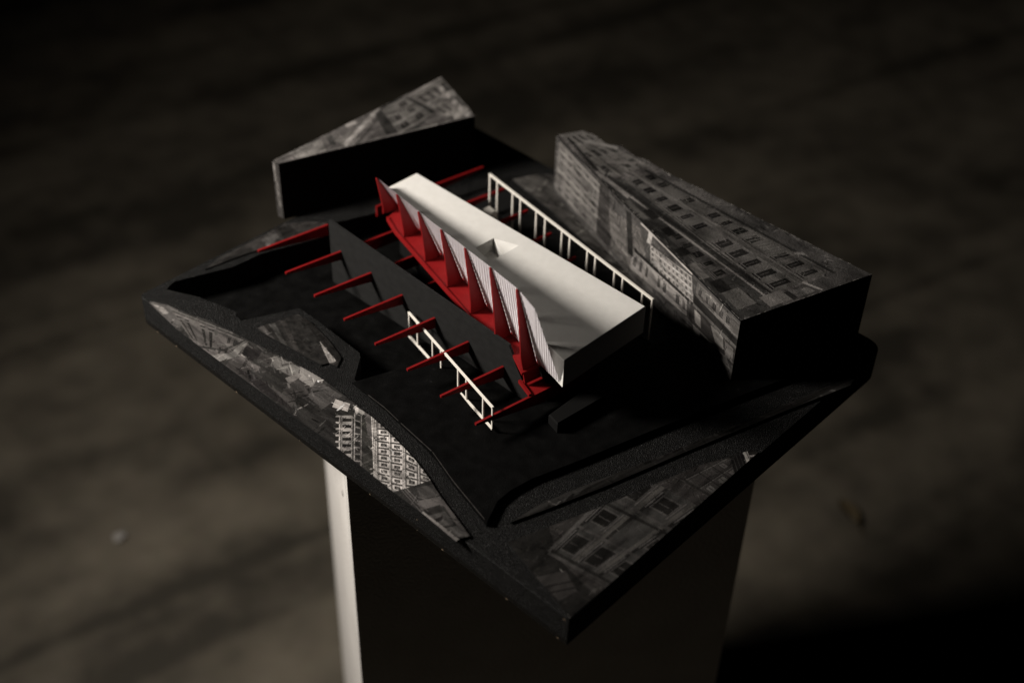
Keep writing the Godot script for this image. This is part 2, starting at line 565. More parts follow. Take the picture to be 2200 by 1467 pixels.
func build_base() -> void:
	var o := thing("model_base", "thick black painted baseboard of the site model with printed photo cards glued on", "model base", Vector3(0, TOP, 0))
	var plan: Array = [Vector2(-0.3259, -0.0461), Vector2(0.0450, 0.2906), Vector2(0.3170, -0.0086), Vector2(-0.0448, -0.3335)]
	plan = rounded(plan, 2, 0.018, 6)
	plan = rounded(plan, 0, 0.007, 4)
	var pit: Array = [Vector2(-0.3035, -0.0550), Vector2(-0.2743, -0.0467), Vector2(-0.2372, -0.0276), Vector2(-0.2370, -0.0220), Vector2(-0.2317, -0.0161), Vector2(-0.1842, -0.0352), Vector2(-0.1630, -0.0157), Vector2(-0.1272, 0.0200), Vector2(-0.1255, 0.0257), Vector2(-0.1276, 0.0534), Vector2(-0.1112, 0.0699), Vector2(-0.0822, 0.1057), Vector2(-0.0465, 0.1553), Vector2(-0.0205, 0.1872), Vector2(-0.0036, 0.1700), Vector2(0.0567, 0.1305), Vector2(0.1511, 0.0766), Vector2(0.2088, 0.0293), Vector2(0.1287, 0.0156), Vector2(0.0604, -0.0875), Vector2(-0.0205, -0.1897), Vector2(-0.0660, -0.2010), Vector2(-0.1220, -0.1829), Vector2(-0.1710, -0.1595), Vector2(-0.1738, -0.1399), Vector2(-0.2291, -0.1103), Vector2(-0.2509, -0.0900), Vector2(-0.2993, -0.0663)]
	# the board below the sunken site, and the road layer with the site cut out of it
	var st := begin()
	block(st, plan, -0.029, PIT, 0.0)
	part("base_board", st, M.board, o)
	st = begin()
	var rim := inset(plan, 0.0007)
	sheet(st, rim, 0.0, [], pit)
	for i in plan.size():
		var a: Vector2 = plan[i]
		var b: Vector2 = plan[(i + 1) % plan.size()]
		var ta: Vector2 = rim[i]
		var tb: Vector2 = rim[(i + 1) % plan.size()]
		var out := Vector3(a.x + b.x, 0, a.y + b.y).normalized()
		quad(st, Vector3(a.x, PIT, a.y), Vector3(b.x, PIT, b.y), Vector3(b.x, -0.0007, b.y), Vector3(a.x, -0.0007, a.y), out)
		quad(st, Vector3(a.x, -0.0007, a.y), Vector3(b.x, -0.0007, b.y), Vector3(tb.x, 0, tb.y), Vector3(ta.x, 0, ta.y), out + Vector3.UP)
	var s := signf(area(pit))
	for i in pit.size():
		var a: Vector2 = pit[i]
		var b: Vector2 = pit[(i + 1) % pit.size()]
		var e := (b - a).normalized()
		quad(st, Vector3(a.x, PIT, a.y), Vector3(b.x, PIT, b.y), Vector3(b.x, 0, b.y), Vector3(a.x, 0, a.y), -Vector3(e.y, 0, -e.x) * s)
	part("road_surface", st, M.road, o, "gritty black road surface between the cards")
	# smooth ground of the sunken site, and the raised lot towards the front corner
	st = begin()
	sheet(st, pit, PIT + 0.0005)
	part("sunken_ground", st, M.ground, o)
	st = begin()
	var lot: Array = [Vector3(-0.1294, 0.0005, 0.0579), Vector3(-0.1142, 0.0018, 0.0736), Vector3(-0.1002, 0.0026, 0.0879), Vector3(-0.0854, 0.0032, 0.1060), Vector3(-0.0585, 0.0040, 0.1374), Vector3(-0.0404, 0.0045, 0.1690), Vector3(-0.0143, 0.0050, 0.2085), Vector3(-0.0070, 0.0050, 0.1871), Vector3(0.0024, 0.0050, 0.1758), Vector3(0.0183, 0.0050, 0.1632), Vector3(0.0537, 0.0050, 0.1430), Vector3(0.1116, 0.0050, 0.1075), Vector3(0.1734, 0.0050, 0.0711), Vector3(0.2259, 0.0050, 0.0409), Vector3(0.1947, 0.0040, 0.0112), Vector3(0.0799, -0.0040, -0.0352), Vector3(-0.0158, -0.0060, -0.0053), Vector3(-0.0880, -0.0040, 0.0317)]
	var flat := PackedVector2Array()
	for p: Vector3 in lot:
		flat.append(Vector2(p.x, p.z))
	var ids := Geometry2D.triangulate_polygon(flat)
	for i in range(0, ids.size(), 3):
		var n := (lot[ids[i + 1]] - lot[ids[i]] as Vector3).cross(lot[ids[i + 2]] - lot[ids[i]]).normalized()
		tri(st, lot[ids[i]], lot[ids[i + 1]], lot[ids[i + 2]], n if n.y > 0.0 else -n)
	s = signf(area(Array(flat)))
	for i in lot.size():
		var a: Vector3 = lot[i]
		var b: Vector3 = lot[(i + 1) % lot.size()]
		var e := (b - a).normalized()
		quad(st, Vector3(a.x, PIT + 0.0008, a.z), Vector3(b.x, PIT + 0.0008, b.z), b, a, Vector3(e.z, 0, -e.x) * s)
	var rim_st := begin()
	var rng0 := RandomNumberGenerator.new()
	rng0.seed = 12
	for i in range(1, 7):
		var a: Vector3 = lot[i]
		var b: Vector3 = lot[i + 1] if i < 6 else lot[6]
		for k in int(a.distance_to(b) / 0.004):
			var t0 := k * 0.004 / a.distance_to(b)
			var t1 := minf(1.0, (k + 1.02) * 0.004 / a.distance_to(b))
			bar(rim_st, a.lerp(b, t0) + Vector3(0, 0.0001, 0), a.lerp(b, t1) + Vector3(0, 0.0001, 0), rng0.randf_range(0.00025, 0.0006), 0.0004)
	part("raised_lot", st, M.ground, o, "smooth black ground plate that ends in a point")
	part("lit_worn_rim", rim_st, M.rim, o).set_meta("kind", "stuff")  # scuffed lot edge, with its lit line put into the paler colour

	card("photo_card", o, [Vector2(-0.3168, -0.0368), Vector2(-0.3016, -0.0333), Vector2(-0.2916, -0.0290), Vector2(-0.2818, -0.0229), Vector2(-0.2718, -0.0180), Vector2(-0.2616, -0.0142), Vector2(-0.2533, -0.0101), Vector2(-0.2468, -0.0058), Vector2(-0.2382, -0.0001), Vector2(-0.2277, 0.0069), Vector2(-0.2173, 0.0136), Vector2(-0.2072, 0.0199), Vector2(-0.1950, 0.0277), Vector2(-0.1809, 0.0369), Vector2(-0.1689, 0.0448), Vector2(-0.1591, 0.0514), Vector2(-0.1465, 0.0622), Vector2(-0.1311, 0.0770), Vector2(-0.1203, 0.0873), Vector2(-0.1140, 0.0935), Vector2(-0.1066, 0.1011), Vector2(-0.0983, 0.1102), Vector2(-0.0889, 0.1214), Vector2(-0.0785, 0.1347), Vector2(-0.0699, 0.1466), Vector2(-0.0631, 0.1572), Vector2(-0.0580, 0.1660), Vector2(-0.0544, 0.1733), Vector2(-0.0457, 0.1880), Vector2(-0.0257, 0.2200), Vector2(-0.0327, 0.2221), Vector2(-0.0359, 0.2258), Vector2(-0.0600, 0.2015), Vector2(-0.0889, 0.1756), Vector2(-0.1110, 0.1543), Vector2(-0.1396, 0.1280), Vector2(-0.1665, 0.1048), Vector2(-0.2005, 0.0741), Vector2(-0.2404, 0.0388), Vector2(-0.2823, 0.0012)], 0.0002, 0.0022, M.dark_card, print_image([Vector2(-0.2882, -0.0706), Vector2(0.73728, 0.67559), Vector2(0.3920, 0.0510), 1024], [[0.018, -9.6, 42.4, 410.4, 34.2, 392.9, 63.8, 13.0, 81.7], [0.05, 5.0, 44.0, 20.3, 34.7, 43.2, 32.1, 52.5, 46.2, 35.4, 50.4], [0.13, 9.0, 43.5, 20.1, 39.4, 29.6, 40.5, 28.9, 44.8], [0.03, 103.8, 20.0, 163.4, 9.5, 185.3, 3.5, 203.6, 43.1, 118.4, 50.7], [0.012, 109.0, 20.7, 124.0, 15.6, 131.2, 28.1, 116.4, 32.3], [0.07, 109.7, 32.4, 120.9, 28.6, 126.4, 37.8, 115.0, 39.5], [0.02, 126.7, 26.0, 152.7, 20.3, 161.9, 32.6, 135.3, 37.7], [0.06, 125.8, 31.1, 138.9, 28.5, 141.6, 35.5, 130.2, 38.9], [0.012, 121.5, 43.5, 150.9, 38.1, 176.5, 39.8, 203.6, 43.1, 161.7, 46.8], [0.09, 134.7, 11.5, 162.5, 6.4, 169.2, 17.3, 143.3, 22.4], [0.015, 142.0, 23.7, 167.6, 18.9, 175.7, 36.7, 150.9, 38.1], [0.14, 160.8, 4.9, 186.4, 2.4, 195.7, 14.3, 172.6, 16.3], [0.1, 163.3, 23.2, 165.6, 11.4, 171.2, 12.1, 171.1, 25.7], [0.016, 184.9, 27.5, 230.6, 8.4, 247.0, 3.4, 292.3, 44.3, 242.8, 47.9, 198.4, 48.3], [0.045, 182.7, 6.1, 211.9, 4.2, 212.4, 26.7, 192.2, 24.0], [0.3, 210.9, 10.7, 223.3, 5.9, 228.6, 13.5, 216.0, 18.6], [0.12, 199.2, 41.0, 201.0, 30.1, 199.5, 29.5, 197.7, 40.4], [0.12, 202.9, 45.6, 199.0, 40.5, 197.9, 40.9, 201.8, 46.1], [0.2, 225.0, 4.9, 244.9, 3.9, 250.9, 6.9, 232.0, 8.6], [0.4, 228.3, 5.4, 231.6, 4.4, 236.7, 9.9, 233.6, 10.0], [0.025, 239.6, 7.0, 245.4, 3.4, 294.8, 45.2, 282.7, 45.6], [0.07, 238.4, 4.5, 245.4, 3.4, 268.0, 22.8, 261.9, 21.7], [0.15, 244.8, 3.3, 279.6, -31.5, 341.8, 18.7, 318.0, 46.5, 298.4, 48.4]], [[[26.6, 36.4, 89.3, 18.5, 107.5, 47.0, 80.0, 49.9], 7, 1, 0.06, 0.012, 0.075, 3], [[79.2, 25.3, 107.1, 16.7, 116.4, 32.3, 102.1, 46.7], 4, 2, 0.06, 0.015, 0.085, 4]], [[0.02, 318.7, 45.7, 323.1, 34.6, 329.9, 17.0, 352.7, 24.5, 394.7, 37.4, 389.5, 48.8, 346.4, 47.2], [0.045, 326.7, 31.8, 334.6, 19.1, 345.5, 24.3, 338.2, 37.0], [0.07, 337.1, 40.7, 346.0, 25.2, 354.8, 29.0, 347.0, 45.3], [0.015, 346.4, 43.9, 352.0, 31.1, 357.2, 33.8, 352.0, 46.8], [0.05, 351.6, 49.7, 359.1, 33.2, 372.8, 37.0, 365.2, 51.0], [0.012, 357.3, 50.5, 361.2, 37.6, 364.3, 39.7, 360.7, 52.3], [0.06, 349.0, 28.2, 349.7, 25.5, 388.7, 37.1, 388.0, 40.2], [0.05, 368.6, 49.5, 376.2, 35.6, 386.8, 39.0, 381.0, 48.5], [0.07, 320.8, 41.4, 347.7, 46.3, 347.6, 45.6, 320.7, 40.6], [0.07, 322.5, 39.7, 349.6, 44.4, 349.5, 43.6, 322.4, 38.9], [0.07, 324.3, 38.0, 351.6, 42.5, 351.5, 41.7, 324.1, 37.2], [0.17, 348.7, 47.6, 386.8, 47.8, 386.0, 44.7, 347.7, 44.4], [0.02, 83.1, 50.0, 101.8, 37.9, 100.1, 36.4, 81.4, 48.5], [0.02, 102.0, 37.6, 104.7, 16.4, 102.5, 15.5, 99.8, 36.7], [0.11, 98.4, 49.6, 107.3, 34.9, 104.1, 18.8, 107.9, 18.4, 115.1, 36.1, 109.4, 48.4]], [[[227.1, 21.0, 234.7, 13.5, 276.9, 51.3, 269.7, 58.5], 1, 8, [[0.045, 0, 0, 1, 1], [0.36, 0, 0, 0.09, 1], [0.18, 0.17, 0, 0.24, 1], [0.32, -0.25, 0, 0.12, 0.3], [0.2, 0.26, 0, 0.92, 0.45], [0.012, 0.28, 0.5, 0.9, 0.95], [0.28, 0.26, 0.47, 0.92, 0.52], [0.16, 0.93, 0, 1, 1]]], [[232.8, 10.8, 240.1, 8.0, 282.2, 46.1, 277.4, 50.8], 1, 8, [[0.035, 0, 0, 1, 1], [0.28, 0.08, 0, 0.18, 1], [0.15, 0.85, 0, 0.95, 1], [0.16, 0.2, 0.05, 0.8, 0.2], [0.015, 0.25, 0.25, 0.75, 0.85]]], [[243.4, 1.6, 247.4, -0.8, 304.2, 49.4, 298.4, 48.4], 3, 1, [[0.06, 0, 0, 1, 1], [0.5, 0, 0, 0.5, 1]]], [[248.5, 0.3, 264.9, -13.1, 324.3, 41.5, 306.0, 51.0], 2, 11, [[0.16, 0, 0, 1, 1], [0.03, 0, 0, 1, 0.18], [0.46, 0.12, 0.22, 0.86, 0.92], [0.03, 0.26, 0.36, 0.72, 0.8], [0.1, 0.4, 0.46, 0.6, 0.8], [0.52, 0.9, 0, 0.97, 1], [0.03, 0.97, 0, 1, 1]]], [[266.0, -12.0, 304.0, -6.0, 340.2, 26.9, 325.0, 42.1], 2, 9, [[0.11, 0, 0, 1, 1], [0.03, 0, 0, 1, 0.16], [0.4, 0.2, 0.2, 0.9, 0.92], [0.03, 0.34, 0.34, 0.76, 0.8], [0.09, 0.46, 0.44, 0.62, 0.8], [0.45, 0.02, 0, 0.08, 1], [0.03, 0.09, 0, 0.13, 1]]]], 1.15), [Vector2(-0.2882, -0.0706), Vector2(0.73728, 0.67559), Vector2(0.3920, 0.0510), 1024], "long curved card along the left edge, printed with bright facades")
	card("photo_card", o, [Vector2(-0.2178, -0.0045), Vector2(-0.2089, -0.0104), Vector2(-0.1841, -0.0259), Vector2(-0.1715, -0.0153), Vector2(-0.1529, 0.0087), Vector2(-0.1409, 0.0287), Vector2(-0.1430, 0.0404), Vector2(-0.1504, 0.0361), Vector2(-0.1563, 0.0387), Vector2(-0.1774, 0.0240)], 0.0002, 0.0015, M.dark_card, print_image([Vector2(-0.1918, -0.0355), Vector2(0.73728, 0.67559), Vector2(0.0832, 0.0425), 512], [[0.03, -5.6, 43.0, 8.5, -6.5, 86.6, 9.2, 86.2, 34.1], [0.018, 10.5, 0.4, 27.9, 0.5, 82.6, 13.3, 88.6, 23.6, 57.0, 14.1], [0.5, 52.3, 12.1, 81.2, 18.7, 81.2, 25.3, 63.5, 17.6], [0.1, 78.4, 27.4, 82.8, 18.0, 86.9, 23.7, 83.2, 29.0], [0.09, 1.9, 38.0, 3.9, 32.6, 26.1, 37.6, 22.8, 38.4], [0.07, 6.3, 28.4, 7.7, 23.5, 38.9, 35.6, 32.9, 36.7], [0.05, 9.6, 19.0, 10.9, 15.0, 52.4, 32.9, 46.6, 34.5]], [], [], [], 0.5), [Vector2(-0.1918, -0.0355), Vector2(0.73728, 0.67559), Vector2(0.0832, 0.0425), 512], "small dark card on the road island with a bright printed spike")
	card("photo_card", o, [Vector2(0.0011, 0.2237), Vector2(0.0459, 0.2909), Vector2(0.0810, 0.2521), Vector2(0.1351, 0.1910), Vector2(0.1943, 0.1240), Vector2(0.1899, 0.1211), Vector2(0.1460, 0.1401), Vector2(0.0731, 0.1842)], 0.0002, 0.0010, M.dark_card, print_image([Vector2(-0.0148, 0.2382), Vector2(0.67559, -0.73728), Vector2(0.2273, 0.0825), 1024], [[0.008, 19.0, -9.8, -3.1, 87.2, 238.0, 81.2, 230.9, 59.5], [0.02, 54.3, 12.9, 180.7, 52.4, 230.8, 77.5, 101.8, 79.7, 29.4, 79.9, 36.1, 38.7]], [[[36.2, 29.5, 141.4, 20.0, 149.9, 102.5, 47.3, 86.1], 3, 3, 0.026, 0.007, 0.042, 11], [[161.5, 53.9, 202.0, 63.1, 202.1, 80.8, 161.2, 80.9], 3, 2, 0.022, 0.04, 0.012, 12]], [[0.012, 37.0, 30.3, 45.3, 87.1, 48.0, 86.2, 39.8, 29.3], [0.034, 34.1, 31.1, 41.3, 86.6, 42.3, 86.3, 35.1, 30.8], [0.01, 99.5, 27.4, 110.1, 89.8, 112.6, 89.0, 102.1, 26.4], [0.032, 103.6, 26.5, 114.6, 90.9, 115.7, 90.5, 104.7, 26.1], [0.006, 203.5, 64.6, 220.0, 67.5, 209.2, 80.9, 193.1, 78.7], [0.3, 219.0, 66.1, 205.0, 81.8, 208.6, 83.5, 222.7, 67.7], [0.25, 215.1, 74.0, 220.0, 77.5, 221.5, 76.2, 216.6, 72.7], [0.25, 219.5, 77.0, 218.8, 82.0, 221.2, 81.6, 221.9, 76.6], [0.26, -1.3, 50.1, 1.1, 80.2, 3.0, 79.7, 0.6, 49.6], [0.12, 4.4, 35.0, -0.9, 49.8, 0.2, 49.9, 5.4, 35.1], [0.02, 11.8, 38.5, 31.7, 49.4, 23.4, 67.9, 8.0, 64.2], [0.006, 8.2, 48.7, 27.5, 59.9, 28.3, 59.0, 8.9, 47.8], [0.006, 5.8, 54.0, 24.3, 65.0, 25.1, 64.0, 6.6, 53.0], [0.12, 29.4, 45.8, 28.9, 48.9, 29.7, 48.8, 30.2, 45.7], [0.012, 159.7, 57.1, 162.4, 96.8, 164.7, 96.2, 162.0, 56.4], [0.028, 163.2, 56.9, 166.2, 96.5, 167.1, 96.2, 164.1, 56.6], [0.026, 204.2, 64.7, 192.1, 79.2, 192.5, 79.4, 204.7, 64.9], [0.026, 207.2, 65.6, 195.8, 79.5, 196.3, 79.7, 207.7, 65.8], [0.026, 210.2, 66.5, 199.6, 79.8, 200.0, 80.0, 210.7, 66.6], [0.026, 213.3, 67.4, 203.4, 80.1, 203.8, 80.2, 213.7, 67.5], [0.026, 216.3, 68.2, 207.1, 80.4, 207.6, 80.5, 216.8, 68.4], [0.026, 219.3, 69.1, 210.9, 80.7, 211.4, 80.8, 219.8, 69.3]], [], 1.25), [Vector2(-0.0148, 0.2382), Vector2(0.67559, -0.73728), Vector2(0.2273, 0.0825), 1024], "pointed dark card at the front corner, printed with bay windows")
	card("photo_card", o, [Vector2(0.0034, 0.2051), Vector2(0.0245, 0.1858), Vector2(0.0560, 0.1669), Vector2(0.1215, 0.1297), Vector2(0.1868, 0.0905), Vector2(0.2516, 0.0511), Vector2(0.2860, 0.0314), Vector2(0.2785, 0.0443), Vector2(0.2259, 0.0743), Vector2(0.1398, 0.1253), Vector2(0.0736, 0.1662), Vector2(0.0314, 0.1902)], 0.0002, 0.0020, M.dark_card, print_image([Vector2(-0.0006, 0.2029), Vector2(0.82904, -0.55919), Vector2(0.3353, 0.0203), 512], [[0.01, -5.2, 4.1, 343.1, 6.7, 326.4, 30.0, 31.9, 16.2], [0.004, 122.7, 3.5, 129.1, 3.9, 127.6, 8.9, 121.2, 8.5], [0.02, 134.1, 3.9, 140.6, 4.3, 139.0, 9.3, 132.6, 8.9], [0.004, 145.6, 4.3, 152.1, 4.7, 150.5, 9.7, 144.0, 9.3], [0.02, 157.1, 4.7, 163.7, 5.1, 162.1, 10.2, 155.5, 9.7], [0.004, 168.8, 5.1, 175.4, 5.6, 173.7, 10.6, 167.1, 10.2], [0.02, 180.5, 5.6, 187.2, 6.0, 185.5, 11.0, 178.8, 10.6], [0.004, 192.4, 6.0, 199.1, 6.4, 197.4, 11.5, 190.7, 11.0], [0.02, 204.4, 6.4, 211.2, 6.8, 209.3, 11.9, 202.6, 11.5], [0.004, 216.4, 6.8, 223.3, 7.2, 221.4, 12.4, 214.6, 11.9], [0.02, 228.6, 7.2, 235.5, 7.7, 233.6, 12.8, 226.7, 12.4], [0.004, 240.9, 7.7, 247.9, 8.1, 245.9, 13.3, 238.9, 12.8], [0.02, 253.3, 8.1, 260.3, 8.5, 258.3, 13.7, 251.3, 13.3], [0.004, 265.8, 8.5, 272.8, 9.0, 270.8, 14.2, 263.7, 13.7], [0.02, 278.4, 9.0, 285.5, 9.4, 283.4, 14.6, 276.2, 14.2], [0.004, 291.1, 9.4, 298.3, 9.9, 296.1, 15.1, 288.9, 14.7], [0.02, 303.9, 9.9, 311.2, 10.3, 308.9, 15.6, 301.7, 15.1], [0.004, 316.8, 10.3, 324.2, 10.8, 321.9, 16.1, 314.5, 15.6], [0.02, 329.9, 10.8, 337.3, 11.3, 334.9, 16.6, 327.5, 16.1], [0.03, 32.5, 3.0, 69.9, 3.8, 59.3, 6.8, 34.6, 6.0]], [], []), [Vector2(-0.0006, 0.2029), Vector2(0.82904, -0.55919), Vector2(0.3353, 0.0203), 512], "narrow very dark card strip between two roads")
	card("photo_card", o, [Vector2(-0.2744, -0.0836), Vector2(-0.2450, -0.1055), Vector2(-0.2143, -0.1251), Vector2(-0.1737, -0.1393), Vector2(-0.1742, -0.1588), Vector2(-0.1933, -0.1592), Vector2(-0.2135, -0.1553), Vector2(-0.2326, -0.1341), Vector2(-0.2651, -0.1010)], 0.0002, 0.0015, M.dark_card, print_image([Vector2(-0.2826, -0.0887), Vector2(0.70711, -0.70711), Vector2(0.1280, 0.0435), 512], [[0.024, -5.6, 13.5, 114.5, 52.7, 137.1, 24.4, 98.6, -10.3], [0.06, 64.3, 7.4, 81.4, 5.6, 79.0, 15.9, 63.6, 19.1], [0.01, 86.0, 3.0, 97.4, 5.5, 95.9, 21.5, 80.0, 21.6], [0.05, 74.2, 3.2, 68.3, 21.7, 70.7, 21.5, 76.6, 2.9], [0.012, 18.2, 7.8, 51.8, 10.4, 47.2, 20.2, 22.3, 16.1]], [], []), [Vector2(-0.2826, -0.0887), Vector2(0.70711, -0.70711), Vector2(0.1280, 0.0435), 512], "grey card by the foot of the left block")
	card("photo_card", o, [Vector2(-0.0049, -0.2392), Vector2(0.0177, -0.2492), Vector2(0.0340, -0.2501), Vector2(0.0469, -0.2208), Vector2(0.0789, -0.1600), Vector2(0.1296, -0.0683), Vector2(0.1584, -0.0173), Vector2(0.1355, -0.0317), Vector2(0.0818, -0.1142), Vector2(0.0313, -0.1908)], 0.0002, 0.0012, M.dark_card, print_image([Vector2(0.0118, -0.2584), Vector2(0.70711, 0.70711), Vector2(0.2762, 0.0751), 512], [[0.03, -3.9, 26.2, 32.9, -26.9, 281.6, 63.5, 252.0, 77.8], [0.05, 29.0, 1.4, 42.3, -7.5, 77.1, 5.8, 59.9, 13.6], [0.012, 60.2, 7.5, 77.1, 5.8, 114.7, 19.7, 95.7, 18.8], [0.06, 93.5, 10.2, 110.0, 8.5, 148.8, 24.8, 122.6, 21.8], [0.015, 141.1, 22.7, 159.3, 23.6, 198.2, 41.6, 176.2, 35.9]], [], [], [], 1.9), [Vector2(0.0118, -0.2584), Vector2(0.70711, 0.70711), Vector2(0.2762, 0.0751), 512], "blurred grey card beside the long block")
	# places where the black paint is chipped off the board's edges
	var rng := RandomNumberGenerator.new()
	rng.seed = 77
	st = begin()
	var count := plan.size()
	for i in count:
		var a: Vector2 = plan[i]
		var b: Vector2 = plan[(i + 1) % count]
		var e := (b - a).normalized()
		var out := Vector3(e.y, 0, -e.x) * signf(area(plan))
		for k in int(a.distance_to(b) / 0.012):
			if rng.randf() < 0.6:
				continue
			var c := a.lerp(b, rng.randf())
			var y := -0.029 if rng.randf() < 0.75 else rng.randf_range(-0.027, -0.004)
			var l := rng.randf_range(0.0006, 0.003)
			var hgt := rng.randf_range(0.0003, 0.0010)
			var q := Vector3(c.x, y, c.y) + out * 0.00015
			var along := Vector3(e.x, 0, e.y) * l
			extrude(st, [q, q + along, q + along * 0.7 + Vector3(0, hgt, 0), q + along * 0.2 + Vector3(0, hgt * 0.7, 0)], -out * 0.0003)
	var chips := part("chipped_paint", st, M.raw_wood, o)
	chips.set_meta("kind", "stuff")

